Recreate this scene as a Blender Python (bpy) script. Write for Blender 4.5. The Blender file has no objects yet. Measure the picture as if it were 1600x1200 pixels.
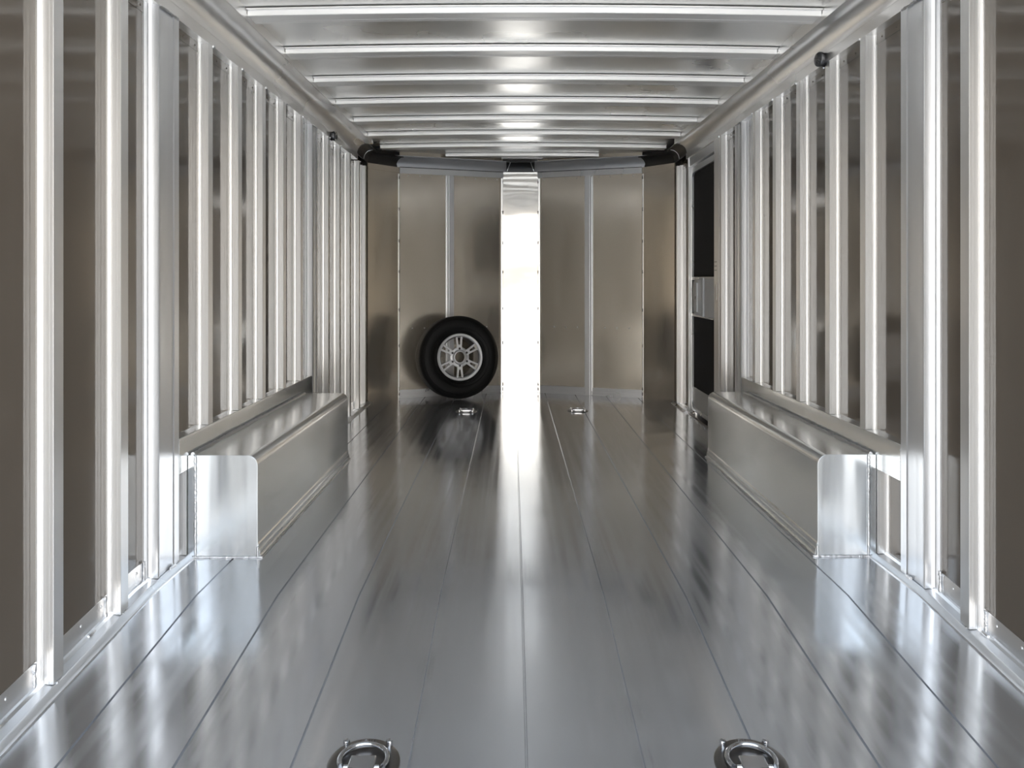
import bpy, bmesh, math, random
from mathutils import Vector, Matrix
random.seed(7)
PI = math.pi
C = bpy.context.scene.collection
S = bpy.context.scene

# ------------------------------------------------------------------ camera, world, exposure
F = 1400.0                      # focal length in pixels of the 1600 px wide frame
H = 0.93                        # camera height above the flat floor
cam_d = bpy.data.cameras.new('camera')
cam = bpy.data.objects.new('camera', cam_d)
C.objects.link(cam)
cam.location = (0, 0, H)
cam.rotation_euler = (PI / 2, 0, 0)
cam_d.sensor_width = 36.0
cam_d.lens = 36.0 * F / 1600.0
cam_d.shift_y = -163.0 / 1600.0
cam_d.clip_start = 0.02
cam_d.clip_end = 300
S.camera = cam
S.view_settings.view_transform = 'Standard'
S.view_settings.look = 'None'
S.view_settings.gamma = 1.0
S.view_settings.use_curve_mapping = False
S.view_settings.exposure = 1.8
S.cycles.max_bounces = 14
S.cycles.glossy_bounces = 12
S.cycles.diffuse_bounces = 4
S.cycles.sample_clamp_indirect = 6.0
S.cycles.use_denoising = True
S.cycles.blur_glossy = 0.5

world = bpy.data.worlds.new('world')
S.world = world
world.use_nodes = True
wn, wl = world.node_tree.nodes, world.node_tree.links
wn.clear()
w_out = wn.new('ShaderNodeOutputWorld')
w_bg = wn.new('ShaderNodeBackground')
w_tc = wn.new('ShaderNodeTexCoord')
w_sep = wn.new('ShaderNodeSeparateXYZ')
w_ramp = wn.new('ShaderNodeValToRGB')
wl.new(w_tc.outputs['Generated'], w_sep.inputs[0])
wl.new(w_sep.outputs['Z'], w_ramp.inputs[0])
cr = w_ramp.color_ramp
cr.elements[0].position = 0.0
cr.elements[0].color = (0.50, 0.43, 0.36, 1)
cr.elements[1].position = 1.0
cr.elements[1].color = (0.62, 0.80, 1.0, 1)
for p, c in ((0.012, (0.62, 0.53, 0.44, 1)), (0.05, (1.45, 1.28, 1.08, 1)), (0.16, (1.55, 1.46, 1.33, 1)),
             (0.42, (1.15, 1.3, 1.45, 1)), (0.7, (0.8, 0.98, 1.2, 1))):
    e = cr.elements.new(p)
    e.color = c
w_noise = wn.new('ShaderNodeTexNoise')
w_noise.inputs['Scale'].default_value = 2.2
w_noise.inputs['Detail'].default_value = 3
wl.new(w_tc.outputs['Generated'], w_noise.inputs['Vector'])
w_mr = wn.new('ShaderNodeMapRange')
w_mr.inputs[1].default_value = 0.35
w_mr.inputs[2].default_value = 0.65
w_mr.inputs[3].default_value = 0.62
w_mr.inputs[4].default_value = 0.85
wl.new(w_noise.outputs['Fac'], w_mr.inputs[0])
wl.new(w_ramp.outputs[0], w_bg.inputs['Color'])
wl.new(w_mr.outputs[0], w_bg.inputs['Strength'])
wl.new(w_bg.outputs[0], w_out.inputs[0])


# sun: high over the front right of the trailer, so it only lights the yard outside
sun_d = bpy.data.lights.new('sun', 'SUN')
sun_d.energy = 6.5
sun_d.angle = math.radians(0.6)
sun_d.color = (1.0, 0.93, 0.84)
sun = bpy.data.objects.new('sun', sun_d)
C.objects.link(sun)
sun.rotation_euler = Vector((-0.45, -0.75, -0.95)).to_track_quat('-Z', 'Y').to_euler()


# ------------------------------------------------------------------ materials
def mat(name, color, rough=0.3, metal=0.0, spec=0.5, aniso=0.0):
    m = bpy.data.materials.new(name)
    m.use_nodes = True
    b = m.node_tree.nodes['Principled BSDF']
    b.inputs['Base Color'].default_value = (*color, 1)
    b.inputs['Roughness'].default_value = rough
    b.inputs['Metallic'].default_value = metal
    b.inputs['Specular IOR Level'].default_value = spec
    b.inputs['Anisotropic'].default_value = aniso
    return m


def noise_nodes(m, scale_vec, detail=3.0, coord='Object', base_scale=1.0):
    n, l = m.node_tree.nodes, m.node_tree.links
    tc = n.new('ShaderNodeTexCoord')
    mp = n.new('ShaderNodeMapping')
    mp.inputs['Scale'].default_value = scale_vec
    tx = n.new('ShaderNodeTexNoise')
    tx.inputs['Scale'].default_value = base_scale
    tx.inputs['Detail'].default_value = detail
    l.new(tc.outputs[coord], mp.inputs[0])
    l.new(mp.outputs[0], tx.inputs['Vector'])
    return tx


def add_bumps(m, specs):
    """specs: list of (noise node, distance)"""
    n, l = m.node_tree.nodes, m.node_tree.links
    b = n['Principled BSDF']
    prev = None
    for tx, dist in specs:
        bp = n.new('ShaderNodeBump')
        bp.inputs['Strength'].default_value = 1.0
        bp.inputs['Distance'].default_value = dist
        l.new(tx.outputs['Fac'], bp.inputs['Height'])
        if prev:
            l.new(prev.outputs[0], bp.inputs['Normal'])
        prev = bp
    l.new(prev.outputs[0], b.inputs['Normal'])


def vary(m, tx, sock, lo, hi, a=0.35, c=0.65):
    n, l = m.node_tree.nodes, m.node_tree.links
    mr = n.new('ShaderNodeMapRange')
    mr.inputs[1].default_value = a
    mr.inputs[2].default_value = c
    mr.inputs[3].default_value = lo
    mr.inputs[4].default_value = hi
    l.new(tx.outputs['Fac'], mr.inputs[0])
    l.new(mr.outputs[0], n['Principled BSDF'].inputs[sock])


def metal(name, color, rough, stripe=(60, 60, 1.2), amp=0.00006, wave=None, rr=0.05, aniso=0.0, mt=0.85):
    m = mat(name, color, rough, mt, aniso=aniso)
    st = noise_nodes(m, stripe)
    specs = []
    if wave:
        wv = noise_nodes(m, wave[0], 1.0)
        specs.append((wv, wave[1]))
    specs.append((st, amp))
    add_bumps(m, specs)
    vary(m, st, 'Roughness', rough - rr, rough + rr)
    return m


M = {}
Z3 = (2, 2, 2)
M['post'] = metal('post_aluminum', (0.93, 0.925, 0.92), 0.34, (40, 40, 0.6), 0.0, mt=0.84)
M['wide'] = metal('wide_post_aluminum', (0.83, 0.84, 0.86), 0.34, (40, 40, 0.6), 0.0, mt=0.8)
M['bow'] = metal('bow_aluminum', (0.95, 0.935, 0.92), 0.42, (0.8, 40, 40), 0.0, mt=0.42)
M['skin'] = metal('coated_skin_sheet', (0.135, 0.113, 0.092), 0.08, (0.5, 8, 1.0), 0.0, ((1.6, 2.6, 4.5), 0.0008), 0.01, mt=0.0)
M['skin'].node_tree.nodes['Principled BSDF'].inputs['Specular IOR Level'].default_value = 0.42
M['front'] = metal('front_panel_aluminum', (0.84, 0.765, 0.66), 0.19, (8, 8, 2.0), 0.0, ((2.0, 2.0, 3.0), 0.003), 0.03, mt=0.75)
M['mirror'] = metal('bright_nose_aluminum', (0.93, 0.91, 0.88), 0.06, (4, 4, 4.0), 0.0, ((2.5, 2.5, 6.0), 0.0014), 0.01, mt=1.0)
M['endplate'] = metal('end_plate_aluminum', (0.68, 0.715, 0.75), 0.20, (4, 4, 4.0), 0.0, ((14.0, 3.0, 1.2), 0.0035), 0.03)
M['roof'] = metal('roof_aluminum', (0.76, 0.76, 0.75), 0.31, Z3, 0.0, mt=0.86)
M['cove'] = metal('cove_aluminum', (0.86, 0.85, 0.84), 0.28, (2, 0.5, 2), 0.0, mt=0.8)
M['box'] = metal('wheel_box_aluminum', (0.78, 0.795, 0.80), 0.20, (4, 4, 4), 0.0, ((1.5, 2.0, 2.5), 0.003), 0.04, mt=0.85)
M['nose'] = metal('nose_cove_aluminum', (0.62, 0.63, 0.66), 0.34, Z3, 0.0, mt=0.7)
M['trim'] = metal('trim_aluminum', (0.80, 0.81, 0.83), 0.30, Z3, 0.0, mt=0.8)
M['weld'] = mat('weld_bead', (0.72, 0.73, 0.75), 0.36, 1.0)
add_bumps(M['weld'], [(noise_nodes(M['weld'], (220, 220, 220), 2.0), 0.0025)])
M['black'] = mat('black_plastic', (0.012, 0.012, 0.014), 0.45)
M['rubber'] = mat('tire_rubber', (0.006, 0.006, 0.0065), 0.6, spec=0.3)
add_bumps(M['rubber'], [(noise_nodes(M['rubber'], (300, 300, 300)), 0.0003)])
M['rim'] = metal('machined_rim', (0.80, 0.81, 0.84), 0.34, Z3, 0.0, mt=0.55)
M['rim_dark'] = mat('rim_barrel', (0.07, 0.072, 0.08), 0.4, 0.6)
M['chrome'] = metal('zinc_plate', (0.78, 0.80, 0.84), 0.16, Z3, 0.0, mt=1.0)
M['plate'] = mat('ring_plate', (0.25, 0.24, 0.235), 0.32, 1.0)
M['screen'] = mat('insect_screen', (0.030, 0.030, 0.031), 0.75, spec=0.2)
add_bumps(M['screen'], [(noise_nodes(M['screen'], (900, 900, 900)), 0.0002)])
M['door_panel'] = mat('door_kick_panel', (0.56, 0.565, 0.565), 0.4, 0.3)
M['plastic'] = mat('grey_plastic', (0.72, 0.735, 0.76), 0.35)
add_bumps(M['plastic'], [(noise_nodes(M['plastic'], (200, 200, 200)), 0.0001)])
M['sticker'] = mat('paper_tag', (0.75, 0.73, 0.68), 0.6)
M['shell'] = mat('outer_skin', (0.6, 0.6, 0.6), 0.5, 0.0)
M['fitting'] = mat('grey_fitting', (0.13, 0.13, 0.135), 0.25, 0.6)

# floor: extruded planks with fine lengthwise lines, every plank slightly its own
FL = mat('floor_planks', (0.78, 0.795, 0.825), 0.25, 0.83)
M['floor'] = FL
n, l = FL.node_tree.nodes, FL.node_tree.links
PL0, PITCH = 0.030, 0.240
tc = n.new('ShaderNodeTexCoord')
sep = n.new('ShaderNodeSeparateXYZ')
l.new(tc.outputs['Object'], sep.inputs[0])


def math_node(op, a, b=None):
    q = n.new('ShaderNodeMath')
    q.operation = op
    for i, v in enumerate((a, b)):
        if v is None:
            continue
        if isinstance(v, (int, float)):
            q.inputs[i].default_value = v
        else:
            l.new(v, q.inputs[i])
    return q.outputs[0]


pid = math_node('FLOOR', math_node('DIVIDE', math_node('SUBTRACT', sep.outputs['X'], PL0), PITCH))
shift = math_node('MULTIPLY', pid, 7.31)
comb = n.new('ShaderNodeCombineXYZ')
l.new(math_node('MULTIPLY', sep.outputs['X'], 2.2), comb.inputs[0])
l.new(math_node('MULTIPLY', sep.outputs['Y'], 3.4), comb.inputs[1])
l.new(shift, comb.inputs[2])
wave = n.new('ShaderNodeTexNoise')
wave.inputs['Scale'].default_value = 1.0
wave.inputs['Detail'].default_value = 1.0
l.new(comb.outputs[0], wave.inputs['Vector'])
streak = noise_nodes(FL, (34, 0.25, 1), 4.0)
fine = noise_nodes(FL, (420, 1.2, 1), 2.0)
bp1 = n.new('ShaderNodeBump'); bp1.inputs['Distance'].default_value = 0.0017
bp2 = n.new('ShaderNodeBump'); bp2.inputs['Distance'].default_value = 0.00007
bp3 = n.new('ShaderNodeBump'); bp3.inputs['Distance'].default_value = 0.000003
l.new(wave.outputs['Fac'], bp1.inputs['Height'])
l.new(streak.outputs['Fac'], bp2.inputs['Height'])
l.new(fine.outputs['Fac'], bp3.inputs['Height'])
l.new(bp1.outputs[0], bp2.inputs['Normal'])
l.new(bp2.outputs[0], bp3.inputs['Normal'])
l.new(bp3.outputs[0], n['Principled BSDF'].inputs['Normal'])
vary(FL, streak, 'Roughness', 0.11, 0.21)

# ground outside: concrete yard
M['concrete'] = mat('concrete_yard', (0.50, 0.50, 0.49), 0.85)
add_bumps(M['concrete'], [(noise_nodes(M['concrete'], (8, 8, 8), 6.0), 0.01)])
vary(M['concrete'], noise_nodes(M['concrete'], (0.7, 0.7, 0.7)), 'Roughness', 0.75, 0.95)


# ------------------------------------------------------------------ mesh helpers
def beads(parent, tubes, m_='weld'):
    for pts, r, k, b in tubes:
        q = MB()
        q.tube(pts, r, k, bumps=b)
        q.build('weld_bead', M[m_], parent, angle=60)


class MB:
    def __init__(self):
        self.v, self.f = [], []

    def add(self, vs, fs):
        o = len(self.v)
        self.v += [tuple(p) for p in vs]
        self.f += [tuple(i + o for i in q) for q in fs]

    def box(self, x0, x1, y0, y1, z0, z1):
        vs = [(x, y, z) for x in (x0, x1) for y in (y0, y1) for z in (z0, z1)]
        self.add(vs, [(0, 1, 3, 2), (4, 6, 7, 5), (0, 4, 5, 1), (2, 3, 7, 6), (0, 2, 6, 4), (1, 5, 7, 3)])

    def prism(self, a, b):
        """closed solid between two equally long rings"""
        k = len(a)
        fs = [tuple(range(k)), tuple(range(2 * k - 1, k - 1, -1))]
        fs += [(i, i + k, (i + 1) % k + k, (i + 1) % k) for i in range(k)]
        self.add(list(a) + list(b), fs)

    def rings(self, rr, caps=True, closed=True):
        """skin a list of rings"""
        k = len(rr[0])
        vs = [p for r in rr for p in r]
        fs = []
        for j in range(len(rr) - 1):
            for i in range(k if closed else k - 1):
                a, b = j * k + i, j * k + (i + 1) % k
                fs.append((a, b, b + k, a + k))
        if caps and closed:
            fs.append(tuple(range(k - 1, -1, -1)))
            fs.append(tuple(range((len(rr) - 1) * k, len(rr) * k)))
        self.add(vs, fs)

    def tube(self, pts, r, k=10, closed=False, bumps=0.0):
        pts = [Vector(p) for p in pts]
        rr = []
        N = len(pts)
        up = Vector((0, 0, 1))
        for i, p in enumerate(pts):
            if closed:
                t = (pts[(i + 1) % N] - pts[i - 1]).normalized()
            else:
                t = (pts[min(i + 1, N - 1)] - pts[max(i - 1, 0)]).normalized()
            a = t.cross(up)
            if a.length < 1e-3:
                a = t.cross(Vector((1, 0, 0)))
            a.normalize()
            b = t.cross(a)
            q = r * (1 + bumps * random.uniform(-1, 1))
            rr.append([p + a * q * math.cos(2 * PI * j / k) + b * q * math.sin(2 * PI * j / k) for j in range(k)])
        if closed:
            rr.append(rr[0])
            self.rings(rr, caps=False)
        else:
            self.rings(rr)

    def dome(self, c, nrm, r, h, k=10):
        """rivet / bolt head: low dome on a surface"""
        c, nrm = Vector(c), Vector(nrm).normalized()
        a = nrm.cross(Vector((0.3, 0.5, 0.81))).normalized()
        b = nrm.cross(a)
        rr = []
        for q, hh in ((1, -0.15), (1, 0.15), (0.8, 0.65), (0.45, 0.95), (0.05, 1.0)):
            rr.append([c + nrm * h * hh + (a * math.cos(2 * PI * j / k) + b * math.sin(2 * PI * j / k)) * r * q for j in range(k)])
        self.rings(rr)

    def lathe(self, prof, origin, axis, k=64, closed=False):
        """prof: (radius, height along the axis)"""
        o, ax = Vector(origin), Vector(axis).normalized()
        a = ax.cross(Vector((0, 0, 1)))
        if a.length < 1e-3:
            a = Vector((1, 0, 0))
        a.normalize()
        b = ax.cross(a)
        rr = []
        for r, h in prof:
            rr.append([o + ax * h + (a * math.cos(2 * PI * j / k) + b * math.sin(2 * PI * j / k)) * r for j in range(k)])
        if closed:
            rr.append(rr[0])
        self.rings(rr, caps=False)

    def build(self, name, m, parent=None, smooth=True, angle=32, bevel=0.0):
        me = bpy.data.meshes.new(name)
        me.from_pydata(self.v, [], self.f)
        bm = bmesh.new()
        bm.from_mesh(me)
        bmesh.ops.recalc_face_normals(bm, faces=bm.faces)
        bm.to_mesh(me)
        bm.free()
        me.materials.append(m)
        if smooth:
            me.polygons.foreach_set('use_smooth', [True] * len(me.polygons))
            me.set_sharp_from_angle(angle=math.radians(angle))
        o = bpy.data.objects.new(name, me)
        C.objects.link(o)
        if parent:
            o.parent = parent
        if bevel:
            bv = o.modifiers.new('bevel', 'BEVEL')
            bv.width = bevel
            bv.segments = 2
            bv.limit_method = 'ANGLE'
            bv.angle_limit = math.radians(40)
        return o


def empty(name, loc=(0, 0, 0), rot=(0, 0, 0)):
    o = bpy.data.objects.new(name, None)
    C.objects.link(o)
    o.location = loc
    o.rotation_euler = rot
    o.empty_display_size = 0.05
    return o


def tag(o, label, cat, group=None, kind=None):
    o['label'] = label
    o['category'] = cat
    if group:
        o['group'] = group
    if kind:
        o['kind'] = kind
    return o


def struct(o, label=None, cat=None):
    o['kind'] = 'structure'
    if label:
        o['label'] = label
    if cat:
        o['category'] = cat
    return o


# ------------------------------------------------------------------ dimensions
XW = {-1: 1.085, 1: 1.224}          # planes of the post faces left and right of the camera
CX = (XW[1] - XW[-1]) / 2           # centre line of the trailer
SKIN = -0.036                       # skin plane behind the post faces
Z_TOP = 1.776                       # top of the posts
Z_CEIL = 1.905                      # underside of the roof bows at the side
Y0 = 0.55                           # rear opening
YC = 6.76                           # where the side walls end at the front corners
U3 = {-1: 0.110, 1: 0.083}          # inner edge of the cove
BREAK, SLOPE = 2.64, 0.078          # the floor dips towards the rear behind this line


def fz(y):
    return -max(0.0, BREAK - y) * SLOPE


def X(s, u):
    return s * (XW[s] - u)


# ------------------------------------------------------------------ floor
g = 0.0030
xs = []
k0 = -5
edges = [PL0 + PITCH * k for k in range(-6, 7)]
xs.append((-1.16, 0))
for e in edges:
    if -1.15 < e < 1.28:
        xs += [(e - g, 0), (e - g * 0.5, -0.008), (e + g * 0.5, -0.008), (e + g, 0)]
xs.append((1.30, 0))
fl = MB()
rr = []
for y in (Y0, BREAK, 7.6):
    top = [(x, y, fz(y) + z) for x, z in xs]
    rr.append(top + [(1.30, y, fz(y) - 0.08), (-1.16, y, fz(y) - 0.08)])
fl.rings(rr)
floor = fl.build('floor', FL, angle=10)
struct(floor, 'brushed aluminum plank floor running the length of the trailer', 'floor')

gr = MB()
gr.box(-70, 70, -120, 12, -0.95, -0.72)
ground = struct(gr.build('trim_9', M['concrete']), 'pale concrete yard outside the rear opening', 'ground')
ground.name = 'ground'


# ------------------------------------------------------------------ side walls
def side_bands(s, gaps):
    """wall skin as a slab; gaps = list of (y0, y1, z0, z1) openings"""
    m = MB()
    xa, xb = X(s, SKIN), X(s, SKIN - 0.012)
    y = Y0
    segs = []
    for (a, b, z0, z1) in gaps:
        segs.append((y, a, None))
        segs.append((a, b, (z0, z1)))
        y = b
    segs.append((y, YC + 0.03, None))
    for a, b, op in segs:
        if op is None:
            yy = [a] + ([BREAK] if a < BREAK < b else []) + [b]
            for p, q in zip(yy, yy[1:]):
                m.prism([(xa, p, fz(p) - 0.02), (xb, p, fz(p) - 0.02), (xb, p, 1.96), (xa, p, 1.96)],
                        [(xa, q, fz(q) - 0.02), (xb, q, fz(q) - 0.02), (xb, q, 1.96), (xa, q, 1.96)])
        else:
            m.box(min(xa, xb), max(xa, xb), a, b, op[1], 1.96)
    return m


DOOR = (5.43, 6.235)
wall_l = struct(side_bands(-1, []).build('wall_left', M['skin'], smooth=False),
                'left side wall skin of glossy brownish aluminum sheet behind the posts', 'wall')
wall_r = struct(side_bands(1, [(DOOR[0], DOOR[1], 0, 1.73)]).build('wall_right', M['skin'], smooth=False),
                'right side wall skin of glossy brownish aluminum sheet behind the posts', 'wall')
BOX = {-1: (2.993, 4.640), 1: (3.007, 4.690)}
PLATE = {-1: (2.921, 4.860), 1: (2.823, 4.775)}

for s, wall, nm in ((-1, wall_l, 'left'), (1, wall_r, 'right')):
    # riveted strip low on the skin
    m = MB()
    spans = [(Y0, PLATE[s][0]), (PLATE[s][1], YC if s < 0 else 5.40)]
    for a, b in spans:
        yy = [a] + ([BREAK] if a < BREAK < b else []) + [b]
        for p, q in zip(yy, yy[1:]):
            pts = lambda y: [(X(s, SKIN - 0.002), y, fz(y)), (X(s, SKIN + 0.002), y, fz(y)),
                             (X(s, SKIN + 0.002), y, fz(y) + 0.070), (X(s, SKIN - 0.002), y, fz(y) + 0.074)]
            m.prism(pts(p), pts(q))
        y = a + 0.05
        while y < b:
            m.dome((X(s, SKIN + 0.002), y, fz(y) + 0.055), (-s, 0, 0), 0.0042, 0.003, 8)
            y += 0.115
    m.build('kick_strip', M['trim'], wall, angle=50)
    # riveted strip high on the skin
    m = MB()
    m.box(*sorted((X(s, SKIN - 0.002), X(s, SKIN + 0.002))), Y0, YC, Z_TOP - 0.035, Z_TOP + 0.004)
    y = Y0 + 0.05
    while y < YC:
        m.dome((X(s, SKIN + 0.002), y, Z_TOP - 0.018), (-s, 0, 0), 0.0042, 0.003, 8)
        y += 0.1165
    m.build('header_strip', M['skin'], wall, angle=50)
    # base rail between wall and floor
    m = MB()
    prof = [(SKIN, 0.0), (SKIN, 0.020), (-0.028, 0.018), (-0.022, 0.012), (0.000, 0.010), (0.004, 0.0135), (0.009, 0.0125),
            (0.018, 0.006), (0.026, 0.004), (0.027, 0.0)]
    for a, b in ((Y0, BOX[s][0] + 0.02), (BOX[s][1] - 0.01, YC if s < 0 else 5.41)) + (((6.26, YC),) if s > 0 else ()):
        yy = [a] + ([BREAK] if a < BREAK < b else []) + [b]
        m.rings([[(X(s, u), y, fz(y) + z) for u, z in prof] for y in yy])
        y = a + 0.12
        while y < b:                                     # short stitch welds
            yv = [(X(s, -0.026), y + t * 0.006, fz(y + t * 0.006) + 0.016) for t in range(7)]
            m.tube(yv, 0.005, 6, bumps=0.35)
            y += 0.42
    struct(m.build('baseboard_' + nm, M['trim'], angle=25),
           'thin aluminum base rail along the foot of the %s wall' % nm, 'base rail')

    # cove running along the top of the wall
    arc = []
    R = 0.066
    for i in range(13):
        t = PI / 2 * i / 12
        arc.append((R - R * math.cos(t), 1.817 + R * math.sin(t)))
    u3 = U3[s]
    prof = [(SKIN, Z_TOP), (0.0, Z_TOP), (0.001, 1.815)] + arc + [(u3 - 0.002, 1.8815), (u3, 1.883), (u3, 1.907), (u3 - 0.003, 1.908),
            (u3 - 0.003, 1.955), (SKIN - 0.02, 1.955), (SKIN - 0.02, Z_TOP)]
    m = MB()
    m.rings([[(X(s, u), y, z) for u, z in prof] for y in (Y0, 6.30)])
    struct(m.build('trim_%d' % (1 if s < 0 else 2), M['cove'], angle=28),
           'rounded satin aluminum cove rail along the top of the %s wall' % nm, 'cove trim')


# ------------------------------------------------------------------ posts
def post_ring(s, y, z_of, w=0.048, fl_=0.012):
    a = SKIN
    pts = [(-fl_, a), (-fl_, a + 0.004), (-0.002, a + 0.004), (-0.001, a + 0.009), (0.0, a + 0.010), (0.0, -0.0235), (0.0012, -0.0225),
           (0.0012, -0.0165), (0.0, -0.0155), (0.0, -0.0105), (0.001, -0.0098), (0.001, -0.0068), (0.0, -0.006), (0.0, -0.001), (0.001, 0.0), (w - 0.001, 0.0), (w, -0.001), (w, a + 0.004), (w + fl_, a + 0.004), (w + fl_, a)]
    return [(X(s, u), y + dy, z_of(y + dy)) for dy, u in pts]


def wall_post(s, y, label, zb=None, zt=Z_TOP, w=0.048, m_='post', weld=True, group='regular wall posts'):
    lo = (lambda q: fz(q) + 0.0125) if zb is None else (lambda q: zb)
    m = MB()
    m.rings([post_ring(s, y, lo, w), post_ring(s, y, lambda q: zt, w)])
    o = m.build('wall_post', M[m_], angle=20)
    tag(o, label, 'post', group)
    wb = []
    if weld and zb is None:
        wb.append(([(X(s, SKIN + 0.004), y - 0.024, fz(y) + 0.016 + 0.0055 * i) for i in range(11)], 0.0042, 7, 0.45))
        wb.append(([(X(s, 0.004), y + 0.006 + 0.006 * i, fz(y) + 0.0125) for i in range(7)], 0.0035, 6, 0.4))
    wb.append(([(X(s, 0.0005), y + 0.046 + 0.004 * i, zt - 0.001) for i in range(5)], 0.0038, 6, 0.5))
    beads(o, wb)
    return o


def wide_post(s, y, w, label):
    """broad member beside the wheel box: edge tube, flat web, second edge"""
    a = SKIN
    pts = [(-0.035, a), (-0.035, a + 0.005), (-0.004, a + 0.006), (0.0, a + 0.014), (0.0, -0.003), (0.003, 0.0), (0.006, -0.0015), (0.02, -0.004),
           (w * 0.5, -0.005), (w - 0.046, -0.003), (w - 0.042, 0.0), (w - 0.002, 0.0), (w, -0.002), (w, a + 0.004), (w + 0.02, a + 0.004), (w + 0.02, a)]
    ring = lambda f: [(X(s, u), y + dy, f(y + dy)) for dy, u in pts]
    m = MB()
    m.rings([ring(lambda q: fz(q) + 0.0125), ring(lambda q: Z_TOP)])
    o = m.build('wide_wall_post', M['wide'], angle=18)
    tag(o, label, 'post')
    wb = []
    wb.append(([(X(s, SKIN + 0.006), y - 0.037, fz(y) + 0.016 + 0.0055 * i) for i in range(12)], 0.005, 7, 0.45))
    wb.append(([(X(s, 0.001), y + 0.01 + 0.007 * i, Z_TOP - 0.001) for i in range(int(w / 0.007) - 2)], 0.0036, 6, 0.5))
    wb.append(([(X(s, 0.004), y + w * 0.5 + 0.007 * i, fz(y) + 0.015) for i in range(6)], 0.005, 6, 0.4))
    beads(o, wb)
    return o


ORD = ['first', 'second', 'third', 'fourth', 'fifth', 'sixth', 'seventh']
for s, side, near, mid, far in ((-1, 'left', [1.765, 2.120, 2.486], [3.202, 3.553, 3.900, 4.255, 4.603], [5.293, 5.637, 5.993, 6.356]),
                                (1, 'right', [2.040, 2.399], [3.104, 3.455, 3.811, 4.161, 4.515], [5.246])):
    vis = [y for y in near if y > 2.1]
    for y in near:
        if y not in vis:
            wall_post(s, y, 'bright aluminum wall post nearest the rear opening on the %s wall, at the picture edge' % side)
    for i, y in enumerate(vis):
        if len(vis) == 1:
            lb = 'single tall bright aluminum post in front of the broad post before the right wheel box'
        else:
            lb = ('tall bright aluminum post at the far left of the view, largest on the left wall',
                  'tall bright aluminum post on the left wall, next after the largest one')[i]
        wall_post(s, y, lb)
    for i, y in enumerate(mid):
        wall_post(s, y, 'short aluminum post standing on the %s wheel box ledge, %s from the near end' % (side, ORD[i]), zb=0.412)
    for i, y in enumerate(far):
        if side == 'right':
            lb = 'narrow full-height aluminum post on the right wall between screen door and broad post'
        else:
            lb = 'slim full-height post beyond the left wheel box, %s after the broad post' % ORD[i]
        wall_post(s, y, lb)
wide_post(-1, 2.752, 0.169, 'broad grey aluminum post at the near end of the left wheel box')
wide_post(1, 2.661, 0.162, 'broad grey aluminum post at the near end of the right wheel box')
wide_post(-1, 4.876, 0.130, 'broad grey aluminum post at the far end of the left wheel box')
wide_post(1, 4.793, 0.131, 'broad grey aluminum post at the far end of the right wheel box')

# narrow closing posts in the front corners
for s, side in ((-1, 'left'), (1, 'right')):
    m = MB()
    y = 6.60 if s < 0 else 6.62
    pts = [(-0.02, SKIN), (-0.02, SKIN + 0.004), (0.0, SKIN + 0.004), (0.0, -0.018), (0.006, -0.018), (0.006, SKIN + 0.01), (0.04, SKIN + 0.01),
           (0.04, -0.002), (0.042, 0.0), (0.075, 0.0), (0.08, SKIN)]
    m.rings([[(X(s, u), y + d, z) for d, u in pts] for z in (0.0125, Z_TOP)])
    o = m.build('corner_post', M['post'], angle=20)
    tag(o, 'narrow stepped aluminum post closing the %s front corner' % side, 'post')


# ------------------------------------------------------------------ roof
def crown(x):
    t = (x - CX) / 1.1
    return 0.014 * (1 - t * t)


ZR = Z_CEIL + 0.024
m = MB()
rr = []
for y in (Y0, 7.46):
    top = [(CX - 1.26 + 2.52 * i / 24, y) for i in range(25)]
    rr.append([(x, y, ZR + crown(x)) for x, _ in top] + [(x, y, ZR + 0.03 + crown(x)) for x, _ in reversed(top)])
m.rings(rr)
struct(m.build('ceiling', M['roof'], angle=20), 'smooth aluminum roof sheet above the cross bows', 'ceiling')


def bow(yfar, label, xa=None, xb=None, w=0.104, group='roof bows'):
    xa = -(XW[-1] - U3[-1]) - 0.001 if xa is None else xa
    xb = (XW[1] - U3[1]) + 0.001 if xb is None else xb
    prof = [(-w - 0.018, 0.024), (-w - 0.018, 0.021), (-w - 0.0015, 0.021), (-w, 0.019), (-w, 0.002), (-w + 0.002, 0.0), (-w * 0.72, 0.0006), (-w * 0.70, 0.0018), (-w * 0.3, 0.0018),
            (-w * 0.28, 0.0006), (-0.002, 0.0), (0.0, 0.002), (0.0, 0.024)]
    m = MB()
    rr = []
    for i in range(17):
        x = xa + (xb - xa) * i / 16
        rr.append([(x, yfar + d, Z_CEIL + crown(x) - 0.004 + z) for d, z in prof])
    m.rings(rr)
    o = m.build('roof_bow', M['bow'], angle=25)
    tag(o, label, 'roof bow', group)
    return o


names = ['second', 'third', 'fourth', 'fifth', 'sixth']
for k in range(-4, 7):
    yf = 3.41 + 0.554 * k
    if k < 0:
        lb = 'roof bow above and behind the top edge of the view, seen only in reflections'
    elif k == 0:
        lb = 'bright aluminum roof bow nearest the top edge of the photo, the longest one'
    elif k == 6:
        lb = 'last full-width aluminum roof bow before the front wall'
    else:
        lb = 'bright aluminum roof bow, %s from the top edge of the photo' % names[k - 1]
    bow(yf, lb, group='roof bows above the view' if k < 0 else 'roof bows')
bow(7.225, 'short bright roof bow just above the front wall', -0.53, 0.69, 0.09)
bow(7.36, 'shortest bright roof strip directly above the polished centre panel', -0.085, 0.252, 0.07)

# ------------------------------------------------------------------ front wall (shallow faceted nose)
ZF = 1.812
HC, DC = 0.1455, 7.37          # half width and depth of the centre panel
HM, DM = 0.955, 7.04           # joint between slanted facet and corner facet
HE, DE = 1.157, 6.76


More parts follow.
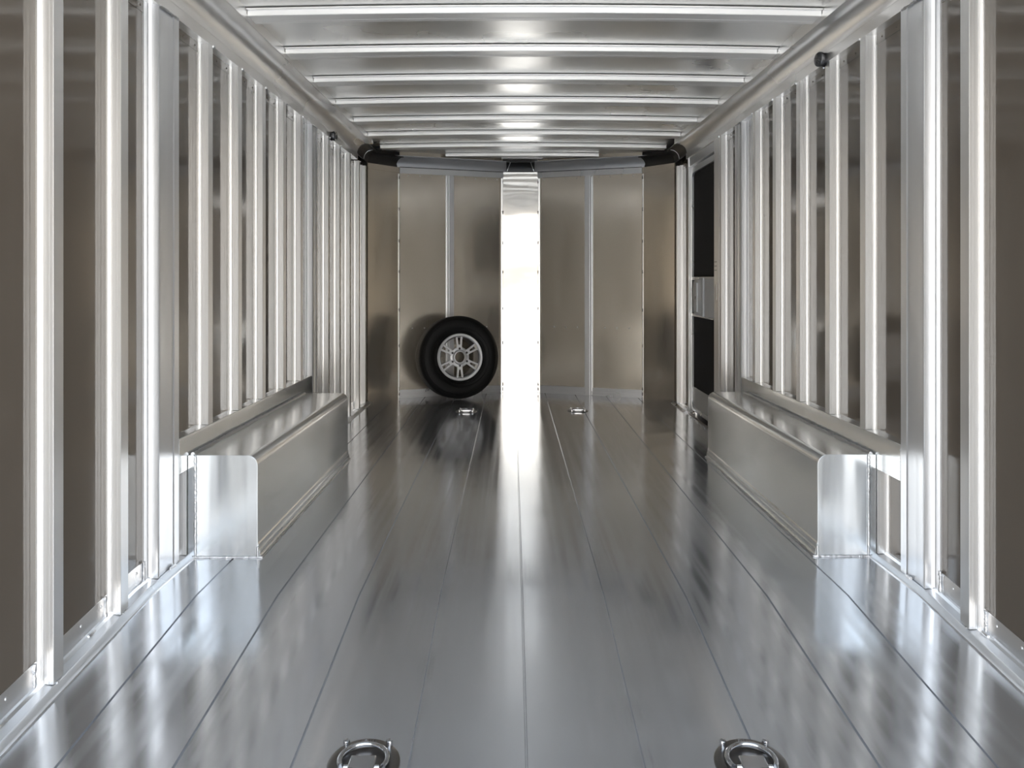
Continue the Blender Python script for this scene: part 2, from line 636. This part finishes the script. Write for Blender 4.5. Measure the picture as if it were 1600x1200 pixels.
def slab(p, q, z0, z1, t, m=None, nt=0.0):
    """upright slab from plan point p to q, thickness t to the outside, nt to the inside"""
    p, q = Vector(p), Vector(q)
    d = (q - p).normalized()
    nrm = Vector((-d.y, d.x))
    if nrm.y < 0:
        nrm = -nrm
    m = m or MB()
    a0, a1 = p - nrm * nt, q - nrm * nt
    b0, b1 = p + nrm * t, q + nrm * t
    m.prism([(a0.x, a0.y, z0), (a1.x, a1.y, z0), (b1.x, b1.y, z0), (b0.x, b0.y, z0)],
            [(a0.x, a0.y, z1), (a1.x, a1.y, z1), (b1.x, b1.y, z1), (b0.x, b0.y, z1)])
    return m


P = {}
for s in (-1, 1):
    P[s] = [Vector((CX + s * HC, DC)), Vector((CX + s * HM, DM)), Vector((CX + s * HE, DE))]
m = MB()
for s in (-1, 1):
    slab(P[s][0] + Vector((0, 0.012)), P[s][1] + Vector((0, 0.012)), -0.02, 1.94, 0.015, m)
wall_f = struct(m.build('wall_front', M['front'], smooth=False), 'slanted front wall of satin brownish aluminum sheets either side of the polished centre', 'wall')
m = MB()
slab(P[-1][0], P[1][0], -0.02, ZF, 0.015, m)
m.build('centre_panel', M['mirror'], wall_f, smooth=False)
m = MB()
for s in (-1, 1):
    slab(P[s][1], P[s][2], -0.02, ZF, 0.012, m)
    slab(P[s][1], P[s][2], ZF - 0.044, ZF - 0.038, 0.0, m, nt=0.004)
m.build('corner_panel', M['front'], wall_f, smooth=False)
m = MB()
slab(P[-1][0] + Vector((0, 0.02)), P[1][0] + Vector((0, 0.02)), -0.02, 1.94, 0.015, m)
for s in (-1, 1):
    slab(P[s][1] + Vector((0, 0.015)), P[s][2] + Vector((0, 0.015)), -0.02, 1.94, 0.012, m)
for s in (-1, 1):
    slab(P[s][2] + Vector((-s * 0.01, 0.016)), (X(s, SKIN - 0.02), YC + 0.03), -0.02, 1.95, 0.015, m)
m.build('backing', M['black'], wall_f, smooth=False)

for s, side in ((-1, 'left'), (1, 'right')):
    a, b = P[s][0] + Vector((0, 0.012)), P[s][1] + Vector((0, 0.012))
    d = (b - a).normalized()
    nrm = Vector((-d.y, d.x))
    if nrm.y > 0:
        nrm = -nrm
    # top rail, bottom strip with a bead, rivets
    m = slab(a, b, ZF - 0.045, ZF, 0.0, None, 0.016)
    m.build('top_rail', M['trim'], wall_f, smooth=False, bevel=0.001)
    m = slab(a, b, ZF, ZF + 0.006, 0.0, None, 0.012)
    m.build('gap_shade_strip', M['black'], wall_f, smooth=False)  # black strip standing in for the shade in the gap under the cove
    m = slab(a, b, 0.0, 0.062, 0.0, None, 0.005)
    slab(a, b, 0.026, 0.030, 0.0, m, 0.009)
    slab(a, b, 0.0, 0.006, 0.0, m, 0.014)
    L = (b - a).length
    for t in [x * 0.094 + 0.05 for x in range(9)]:
        q = a + d * t
        m.dome((q.x + nrm.x * 0.001, q.y + nrm.y * 0.001, ZF - 0.06), (nrm.x, nrm.y, 0), 0.0048, 0.004, 8)
    for t in (0.14, 0.24, 0.34, 0.47, 0.57, 0.67, 0.77):
        q = a + d * t
        m.dome((q.x + nrm.x * 0.001, q.y + nrm.y * 0.001, 0.545), (nrm.x, nrm.y, 0), 0.0055, 0.004, 8)
    for t in (0.60, 0.70, 0.36, 0.11):
        q = a + d * t
        m.dome((q.x + nrm.x * 0.006, q.y + nrm.y * 0.006, 0.048), (nrm.x, nrm.y, 0), 0.0045, 0.003, 8)
    m.build('kick_strip', M['trim'], wall_f, angle=50)
    # edge strips at the joints with dark tack welds
    for nm_, q, wdt in (('joint_strip', P[s][0], 0.016), ('joint_strip', P[s][1], 0.008)):
        js = MB()
        js.box(q.x - wdt / 2 + s * wdt / 2, q.x + wdt / 2 + s * wdt / 2, q.y - 0.012, q.y + 0.02, 0.0, ZF - 0.05)
        jo = js.build(nm_, M['post'], wall_f, bevel=0.0015)
        tw = []
        for z in (0.02, 0.06, 0.40, 0.68, 0.98, 1.22, 1.47, 1.72):
            tw.append(([(q.x - s * 0.001, q.y - 0.012, z + 0.005 * i) for i in range(6)], 0.0045, 6, 0.5))
        beads(jo, tw, 'plate')
    # upright stiffener in the middle of the slanted sheet
    c = a + d * (L * (0.525 if s < 0 else 0.50))
    e0, e1 = c - d * 0.027, c + d * 0.027
    m = slab(e0, e1, 0.004, ZF - 0.046, 0.0, None, 0.016)
    slab(c - d * 0.012, c + d * 0.012, 0.004, ZF - 0.046, 0.0, m, 0.0195)
    slab(c - d * 0.036, c + d * 0.036, 0.004, ZF - 0.046, 0.0, m, 0.003)
    o = m.build('front_post', M['wide'], smooth=False, bevel=0.0012)
    tag(o, 'slim aluminum upright in the middle of the %s slanted front panel' % side, 'post')
    wb = []
    for w_ in (-0.028, 0.028):
        q = c + d * w_ + nrm * 0.012
        wb.append(([(q.x, q.y, 0.012 + 0.006 * i) for i in range(5)], 0.005, 6, 0.5))
        wb.append(([(q.x, q.y, ZF - 0.058 + 0.004 * i) for i in range(4)], 0.005, 6, 0.5))
    beads(o, wb)


# nose coves (grey) and the black moulded corner pieces
def cove_along(pts, name, m_, r=0.075, base=1.814, out=0.05, arcn=10):
    """concave cove following plan points; pts: (point, inward direction)"""
    prof = [(0.0, base)] + [(r - r * math.cos(PI / 2 * i / arcn), base + r * math.sin(PI / 2 * i / arcn)) for i in range(arcn + 1)]
    prof += [(r + 0.012, base + r), (r + 0.012, base + r + 0.006), (-0.01, base + r + 0.006), (-0.01, base)]
    mm = MB()
    mm.rings([[(p.x + dr.x * u, p.y + dr.y * u, z) for u, z in prof] for p, dr in pts])
    return mm.build(name, m_, angle=28)


for s, side in ((-1, 'left'), (1, 'right')):
    a, b = P[s][0], P[s][1]
    d = (b - a).normalized()
    inw = Vector((-d.y, d.x))
    if inw.y > 0:
        inw = -inw
    p0 = a - d * 0.03
    p1 = b + d * 0.06
    o = cove_along([(p0, inw), (p1, inw)], 'trim_%d' % (3 if s < 0 else 4), M['nose'])
    struct(o, 'grey rounded cove above the %s slanted front panel' % side, 'cove trim')
    # black corner piece
    c0 = Vector((X(s, 0), 6.28))
    c1 = Vector((X(s, 0), 6.62))
    c2 = P[s][2] + Vector((s * 0.0, 0.0))
    c3 = P[s][1] + (P[s][2] - P[s][1]) * 0.10
    i_side = Vector((-s, 0))
    i_mid = Vector((-s * 0.8, -0.6))
    e = (P[s][1] - P[s][2]).normalized()
    i_cf = Vector((-e.y, e.x))
    if i_cf.y > 0:
        i_cf = -i_cf
    o = cove_along([(c0, i_side), (c1, i_side), (c2, i_mid), (c3, i_cf)], 'cove_corner', M['black'], r=0.068, base=1.813)
    tag(o, 'black moulded corner piece joining the coves at the %s front corner' % side, 'corner cap')
    rm = MB()
    ring = [(R_ := 0.062)]
    rm.tube([(X(s, 0.066 - 0.064 * math.cos(PI / 2 * i / 12)), 6.55, 1.815 + 0.064 * math.sin(PI / 2 * i / 12)) for i in range(13)], 0.0025, 6)
    rm.build('seam_bead', M['trim'], o)
m = MB()
o = cove_along([(Vector((CX - 0.115, DC - 0.012)), Vector((0, -1))), (Vector((CX + 0.115, DC - 0.012)), Vector((0, -1)))], 'cove_corner', M['black'], r=0.07, base=1.815)
tag(o, 'black rounded cap above the polished centre panel', 'corner cap')
for q in (-0.112, 0.112):
    rm = MB()
    rm.tube([(CX + q * (1 - 0.25 * math.sin(PI / 2 * i / 12)), DC - 0.012 - 0.07 + 0.068 * math.cos(PI / 2 * i / 12), 1.817 + 0.066 * math.sin(PI / 2 * i / 12)) for i in range(13)], 0.003, 6)
    rm.build('seam_bead', M['trim'], o)


# ------------------------------------------------------------------ wheel boxes
for s, side in ((-1, 'left'), (1, 'right')):
    ya, yb = BOX[s]
    xi = {-1: 0.850, 1: 1.026}[s]
    u_in = XW[s] - xi
    zt, R = 0.342, 0.034
    u0 = 0.0025
    root = empty('wheel_box', (X(s, u_in / 2), (ya + yb) / 2, 0))
    tag(root, 'long aluminum wheel box with a rounded top edge along the %s wall' % side, 'wheel box')

    def loc(v):
        return [(p[0] - root.location.x, p[1] - root.location.y, p[2]) for p in v]
    path = [(u0, zt)] + [(u_in - R + R * math.sin(PI / 2 * i / 12), zt - R + R * math.cos(PI / 2 * i / 12)) for i in range(13)] + \
           [(u_in, 0.05), (u_in + 0.003, 0.045), (u_in + 0.003, 0.03), (u_in + 0.007, 0.026), (u_in + 0.007, 0.012), (u_in + 0.012, 0.006), (u_in + 0.012, 0.0)]
    inner = [(u0, 0.0)]
    m = MB()
    m.rings([loc([(X(s, u), y, z) for u, z in path + inner]) for y in (ya + 0.003, yb)])
    m.build('shell', M['box'], root, angle=30)
    # end plate at the near end, its rim standing a little proud
    ep = [(u0, 0.0), (u0, zt)] + [(u_in - R + R * math.sin(PI / 2 * i / 12), zt - R + R * math.cos(PI / 2 * i / 12)) for i in range(13)] + [(u_in, 0.0)]
    ep = [(u * 1.0, z + (0.001 if z > 0.2 else 0)) for u, z in ep]
    m = MB()
    m.rings([loc([(X(s, u), y, z) for u, z in ep]) for y in (ya, ya + 0.0028)])
    m.build('end_plate', M['endplate'], root, smooth=False, bevel=0.0008)
    wb = []
    wb.append((loc([(X(s, 0.004 + (u_in + 0.010) * t / 40), ya - 0.001, 0.003) for t in range(41)]), 0.0042, 7, 0.35))
    wb.append((loc([(X(s, 0.028), ya - 0.002, 0.004 + zt * t / 52) for t in range(53)]), 0.0045, 7, 0.35))
    wb.append((loc([(X(s, u_in + 0.001), ya - 0.001, 0.004 + 0.005 * t) for t in range(8)]), 0.0040, 7, 0.3))
    wb.append((loc([(X(s, 0.012), ya + 0.02 + (yb - ya - 0.03) * t / 220, zt + 0.001) for t in range(221)]), 0.0060, 6, 0.35))
    wb.append((loc([(X(s, u_in + 0.012), ya + (yb - ya) * t / 220, 0.003) for t in range(221)]), 0.0042, 6, 0.35))
    beads(root, wb)
    # ledge plate above the box, the short posts stand on it
    pa, pb = PLATE[s]
    m = MB()
    prof = [(SKIN, 0.385), (SKIN, 0.414), (-0.020, 0.411), (-0.002, 0.4105), (0.0, 0.409), (0.001, 0.400), (0.001, 0.296), (-0.006, 0.296), (-0.006, 0.385)]
    m.rings([[(X(s, u), y, z) for u, z in prof] for y in (pa, pb)])
    o = m.build('ledge_plate', M['box'], angle=20)
    tag(o, 'flat aluminum ledge plate on the %s wall between wheel box and short posts' % side, 'ledge')
    wb = []
    wb.append(([(X(s, -0.003), pa + 0.002, 0.30 + 0.005 * i) for i in range(22)], 0.0035, 6, 0.4))
    beads(o, wb)
    # stub of post and patch seen under the ledge plate next to the end plate
    wall_post(s, ya - 0.008, 'post stub under the ledge beside the near end of the %s wheel box' % side, zb=0.0125, zt=0.30, weld=False)

# ------------------------------------------------------------------ screen door in the right wall
XD = X(1, -0.026)
door = empty('door_1', (XD, sum(DOOR) / 2, 0))
struct(door, 'side entry screen door with dark mesh near the front of the right wall', 'door')


def dbox(name, u0, u1, y0, y1, z0, z1, m_, par=door, bevel=0.002):
    mm = MB()
    x0, x1 = sorted((X(1, u0), X(1, u1)))
    o_ = (par.location if par is door else door.location)
    mm.box(x0 - o_.x, x1 - o_.x, y0 - o_.y, y1 - o_.y, z0, z1)
    return mm.build(name, M[m_], par, bevel=bevel)


da, db = DOOR
# outer casing: two jambs and head
dbox('door_frame', SKIN - 0.02, 0.0, da - 0.125, da, 0.0, Z_TOP, 'post')
dbox('door_frame', SKIN - 0.02, -0.004, db + 0.005, db + 0.03, 0.0, Z_TOP, 'post')
dbox('door_frame', SKIN - 0.02, -0.010, da, db + 0.005, 1.715, Z_TOP, 'trim')
dbox('threshold', SKIN - 0.04, -0.004, da - 0.02, db + 0.01, -0.01, 0.008, 'plate')
dbox('backing', -0.075, -0.060, da, db, 0.0, 1.72, 'black')
# leaf: rounded rectangular frame
m = MB()


def rrect(y0, y1, z0, z1, r, k=6):
    pts = []
    for cy, cz, t0 in ((y1 - r, z1 - r, 0), (y0 + r, z1 - r, 90), (y0 + r, z0 + r, 180), (y1 - r, z0 + r, 270)):
        for i in range(k + 1):
            t = math.radians(t0 + 90 * i / k)
            pts.append((cy + r * math.cos(t), cz + r * math.sin(t)))
    return pts


outer = rrect(da + 0.004, db - 0.006, 0.03, 1.705, 0.07)
innr = rrect(da + 0.030, db - 0.034, 0.055, 1.665, 0.05)
k = len(outer)
dl = door.location
ra = [(X(1, -0.022) - dl.x, y - dl.y, z) for y, z in outer]
rb = [(X(1, -0.020) - dl.x, y - dl.y, z) for y, z in outer]
rings = [[(X(1, -0.045) - dl.x, y - dl.y, z) for y, z in outer], [(X(1, -0.022) - dl.x, y - dl.y, z) for y, z in outer],
         [(X(1, -0.020) - dl.x, (y - dl.y), z) for y, z in rrect(da + 0.007, db - 0.009, 0.033, 1.702, 0.067)],
         [(X(1, -0.020) - dl.x, (y - dl.y), z) for y, z in innr], [(X(1, -0.045) - dl.x, (y - dl.y), z) for y, z in innr]]
m.rings(rings + [rings[0]], caps=False)
leaf = m.build('door_leaf', M['trim'], door, angle=35)
leaf.name = 'leaf_frame'
dbox('insect_screen', -0.038, -0.034, da + 0.02, db - 0.02, 0.19, 1.68, 'screen', bevel=0)
dbox('kick_panel', -0.034, -0.026, da + 0.015, db - 0.015, 0.03, 0.190, 'door_panel')
dbox('cross_bar', -0.034, -0.018, da + 0.01, db - 0.01, 0.930, 0.948, 'trim')
dbox('cross_bar', -0.034, -0.018, da + 0.01, db - 0.01, 0.680, 0.698, 'trim')
# latch housing: rounded far edge, ribbed cover and slider panel
m = MB()
prof = [(6.105, 0.78), (6.10, 0.74), (6.075, 0.70), (6.04, 0.690), (5.83, 0.690), (5.83, 0.938), (6.04, 0.938), (6.075, 0.925), (6.10, 0.88), (6.105, 0.84)]
m.rings([[(X(1, u) - dl.x, 5.97 + (y - 5.97) * sc - dl.y, 0.814 + (z - 0.814) * sc) for y, z in prof] for u, sc in ((-0.034, 1.0), (-0.012, 0.99), (-0.006, 0.93))])
lt = m.build('latch_housing', M['plastic'], door, angle=40)
m = MB()
m.box(X(1, 0.004) - dl.x, X(1, -0.01) - dl.x, 5.93 - dl.y, 6.00 - dl.y, 0.715, 0.91)
m.build('latch_handle', M['plastic'], lt, bevel=0.006)
m = MB()
m.box(X(1, -0.002) - dl.x, X(1, -0.012) - dl.x, 5.955 - dl.y, 5.975 - dl.y, 0.79, 0.83)
m.box(X(1, 0.006) - dl.x, X(1, 0.003) - dl.x, 5.957 - dl.y, 5.973 - dl.y, 0.80, 0.82)
m.build('emblem', M['fitting'], lt, bevel=0.002)
dbox('slider_panel', -0.034, -0.016, da + 0.012, 5.775, 0.690, 0.935, 'plastic')
dbox('latch_edge', -0.034, -0.008, 5.795, 5.835, 0.688, 0.942, 'plastic')
# strike hardware on the near jamb
m = MB()
for z in (0.985, 1.01, 1.035):
    m.box(X(1, 0.002) - dl.x, X(1, -0.002) - dl.x, da - 0.075 - dl.y, da - 0.02 - dl.y, z, z + 0.004)
m.box(X(1, 0.0015) - dl.x, X(1, -0.002) - dl.x, da - 0.068 - dl.y, da - 0.058 - dl.y, 0.81, 0.90)
m.build('strike_plate', M['plate'], door)
m = MB()
for q in range(7):
    m.dome((X(1, 0.02) - dl.x, da + 0.05 + 0.11 * q - dl.y, 0.001), (0, 0, 1), 0.006, 0.004, 8)
m.build('rivet', M['chrome'], door, angle=60)


# ------------------------------------------------------------------ round fittings on the cove rails
def round_fitting(s, y, label):
    root = empty('round_fitting', (X(s, 0.0), y, 1.790))
    tag(root, label, 'fitting', 'round fittings on the top rails')
    m = MB()
    ax = (-s, -0.25, 0)
    m.lathe([(0.001, 0.0), (0.026, 0.0), (0.027, 0.004), (0.025, 0.016), (0.020, 0.018), (0.001, 0.018)], (0, 0, 0), ax, 32)
    m.build('base', M['black'], root, angle=40)
    m = MB()
    m.lathe([(0.001, 0.016), (0.026, 0.016), (0.0295, 0.019), (0.0295, 0.026), (0.027, 0.031), (0.018, 0.0335), (0.001, 0.034)], (0, 0, 0), ax, 32)
    m.build('cap', M['fitting'], root, angle=40)
    m = MB()
    v = Vector(ax).normalized()
    a = v.cross(Vector((0, 0, 1))).normalized()
    c = v * 0.035
    for p, q in (((-0.016, -0.004), (0.014, 0.006)), ((-0.014, -0.016), (0.004, -0.004)), ((0.0, 0.014), (0.010, 0.016))):
        m.tube([c + a * p[0] + Vector((0, 0, p[1])), c + a * q[0] + Vector((0, 0, q[1]))], 0.002, 6)
    m.build('raised_mark', M['plate'], root)
    m = MB()
    m.dome((0, 0.012 if s > 0 else 0.0, -0.028), (-s, -0.3, 0), 0.006, 0.006, 10)
    m.build('screw', M['chrome'], root, angle=60)


round_fitting(1, 3.505, 'round dark fitting on the right top rail above the short posts')
round_fitting(-1, 5.37, 'round dark fitting on the left top rail beyond the wheel box')


# ------------------------------------------------------------------ recessed tie down rings
def tie_ring(x, y, label):
    root = empty('tie_down_ring', (x, y, fz(y)), (math.atan(SLOPE) if y < BREAK else 0, 0, 0))
    tag(root, label, 'tie-down ring', 'tie-down rings in the floor')
    kx, ky = 0.0745, 0.084

    def ell(r, z, nn=64, ry=None):
        return [(kx * r * math.cos(2 * PI * i / nn), ky * r * math.sin(2 * PI * i / nn), z) for i in range(nn)]
    m = MB()
    m.rings([ell(1.0, 0.0005), ell(0.995, 0.003), ell(0.97, 0.0048), ell(0.73, 0.0062), ell(0.70, 0.005), ell(0.68, 0.0012)], caps=False)
    m.build('base_plate', M['plate'], root, angle=40)
    m = MB()
    m.rings([ell(0.69, 0.0012), ell(0.60, 0.0008), ell(0.3, 0.002), ell(0.01, 0.0024)], caps=False)
    m.build('cup', M['plate'], root, angle=40)
    m = MB()
    pts = []
    for i in range(29):
        t = math.radians(-28 + 236 * i / 28)
        pts.append((kx * 0.65 * math.cos(t), ky * 0.62 * math.sin(t), 0.0115))
    m.tube(pts, 0.0058, 10)
    m.tube([(-0.036, -0.026, 0.0105), (0.036, -0.026, 0.0105)], 0.0055, 10)
    m.build('ring', M['chrome'], root, angle=60)
    m = MB()
    m.box(-0.027, 0.027, -0.042, 0.004, 0.002, 0.0185)
    m.build('bracket', M['chrome'], root, bevel=0.003)
    for bx, by in ((-0.045, 0.058), (0.045, 0.058), (-0.045, -0.058), (0.045, -0.058)):
        m = MB()
        m.lathe([(0.001, 0.0), (0.0072, 0.0), (0.0074, 0.011), (0.0064, 0.0145), (0.001, 0.0155)], (bx, by, 0.002), (0, 0, 1), 12)
        m.build('bolt', M['chrome'], root, angle=35)
    m = MB()
    for q in range(6):                                   # small raised characters, unreadable in the photo
        t = math.radians(102 - 5.2 * q)
        cx_, cy_ = kx * 0.86 * math.cos(t), ky * 0.86 * math.sin(t)
        m.box(cx_ - 0.0012, cx_ - 0.0004, cy_ - 0.004, cy_ + 0.004, 0.005, 0.0072)
        if q % 2:
            m.box(cx_ - 0.0012, cx_ + 0.0022, cy_ + (0.003 if q == 1 else -0.004), cy_ + (0.004 if q == 1 else -0.003), 0.005, 0.0072)
    m.build('raised_mark', M['chrome'], root, smooth=False)


tie_ring(-0.304, 1.835, 'round tie-down ring in the floor at the bottom left of the view')
tie_ring(0.490, 1.835, 'round tie-down ring in the floor at the bottom right of the view')
tie_ring(-0.322, 6.32, 'small far tie-down ring in the floor in front of the spare wheel')
tie_ring(0.466, 6.35, 'small far tie-down ring in the floor in front of the right slanted panel')

# ------------------------------------------------------------------ spare wheel
RT, RR = 0.318, 0.176
ang = math.radians(20)
lean = math.radians(4.5)
wheel = empty('spare_wheel', (-0.425, 6.955, RT * math.cos(lean) + 0.012), (-lean, 0, ang))
tag(wheel, 'black spare tire on a silver six spoke rim leaning against the front wall', 'wheel')
# local frame: front face towards -Y
AX = (0, -1, 0)
m = MB()
tp = [(RR + 0.002, 0.062), (RR + 0.012, 0.078), (RR + 0.035, 0.092), (RR + 0.070, 0.099), (RR + 0.098, 0.096), (RR + 0.118, 0.088),
      (RR + 0.133, 0.076), (RT - 0.003, 0.066), (RT, 0.055), (RT, 0.040), (RT - 0.007, 0.038), (RT - 0.007, 0.032), (RT, 0.030), (RT, 0.006),
      (RT - 0.007, 0.004), (RT - 0.007, -0.004), (RT, -0.006), (RT, -0.030), (RT - 0.007, -0.032), (RT - 0.007, -0.038), (RT, -0.040), (RT, -0.055),
      (RT - 0.003, -0.066), (RR + 0.118, -0.088), (RR + 0.070, -0.099), (RR + 0.012, -0.078), (RR + 0.002, -0.062)]
m.lathe(tp, (0, 0, 0), AX, 96, closed=True)
tire = m.build('tire', M['rubber'], wheel, angle=30)
m = MB()
for r_, h_ in ((RR + 0.030, 0.0905), (RR + 0.052, 0.0965), (RR + 0.108, 0.0935)):
    m.lathe([(r_ - 0.002, h_ - 0.001), (r_, h_ + 0.0018), (r_ + 0.002, h_ - 0.001)], (0, 0, 0), AX, 96)
m.build('sidewall_rib', M['rubber'], tire, angle=60)
m = MB()
m.lathe([(RR + 0.004, 0.070), (RR + 0.006, 0.078), (RR + 0.002, 0.082), (RR - 0.012, 0.081), (RR - 0.018, 0.076), (RR - 0.020, 0.060), (RR - 0.022, -0.05),
         (RR - 0.004, -0.062), (RR + 0.002, -0.055), (RR - 0.010, 0.05)], (0, 0, 0), AX, 96, closed=True)
rim = m.build('rim', M['rim'], wheel, angle=30)
m = MB()
m.lathe([(RR - 0.024, 0.066), (RR - 0.026, 0.0), (RR - 0.024, -0.06), (RR - 0.021, -0.06), (RR - 0.021, 0.066)], (0, 0, 0), AX, 96, closed=True)
m.build('barrel', M['rim_dark'], rim, angle=30)
yf = -0.066


def bar(mm, t, pts, y_front, y_back):
    """flat piece in the wheel plane; pts in (radial, tangential)"""
    c, s_ = math.cos(t), math.sin(t)
    mk = lambda y: [(r * c - q * s_, y, r * s_ + q * c) for r, q in pts]
    mm.prism(mk(y_front), mk(y_back))


for i in range(6):
    t = math.radians(90 + 60 * i)
    m = MB()
    for sg in (-1, 1):
        bar(m, t, [(0.062, sg * 0.006), (0.062, sg * 0.022), (0.085, sg * 0.0195), (0.150, sg * 0.026), (RR - 0.017, sg * 0.030), (RR - 0.017, sg * 0.014), (0.150, sg * 0.012), (0.095, sg * 0.007)], yf - 0.002, yf + 0.018)
    bar(m, t, [(0.055, -0.024), (0.055, 0.024), (0.094, 0.0185), (0.098, 0.008), (0.094, -0.0), (0.098, -0.008), (0.094, -0.0185)], yf - 0.0005, yf + 0.018)
    bar(m, t, [(0.150, -0.014), (0.150, 0.014), (RR - 0.014, 0.016), (RR - 0.014, -0.016)], yf + 0.004, yf + 0.018)
    m.build('spoke', M['rim'], rim, smooth=False, bevel=0.0012)
m = MB()
m.lathe([(0.042, 0.055), (0.040, 0.078), (0.043, 0.0815), (0.049, 0.081), (0.052, 0.077), (0.058, 0.068), (0.075, 0.066), (0.078, 0.060), (0.078, 0.050), (0.042, 0.050)], (0, 0, 0), AX, 64, closed=True)
hub = m.build('hub', M['rim'], rim, angle=30)
m = MB()
for i in range(6):
    t = math.radians(90 + 60 * i)
    m = MB()
    m.lathe([(0.001, 0.001), (0.0085, 0.001), (0.0085, 0.0)], (0.066 * math.cos(t), -0.0672, 0.066 * math.sin(t)), AX, 16)
    m.build('lug_hole', M['black'], hub)
for i, (t, zz) in enumerate(((30, 0), (-30, 0))):
    m = MB()
    bar(m, math.radians(t), [(0.140, -0.020), (0.140, 0.018), (0.162, 0.018), (0.162, -0.020)], yf - 0.0035, yf - 0.0028)
    m.build('sticker', M['sticker'], rim, smooth=False)
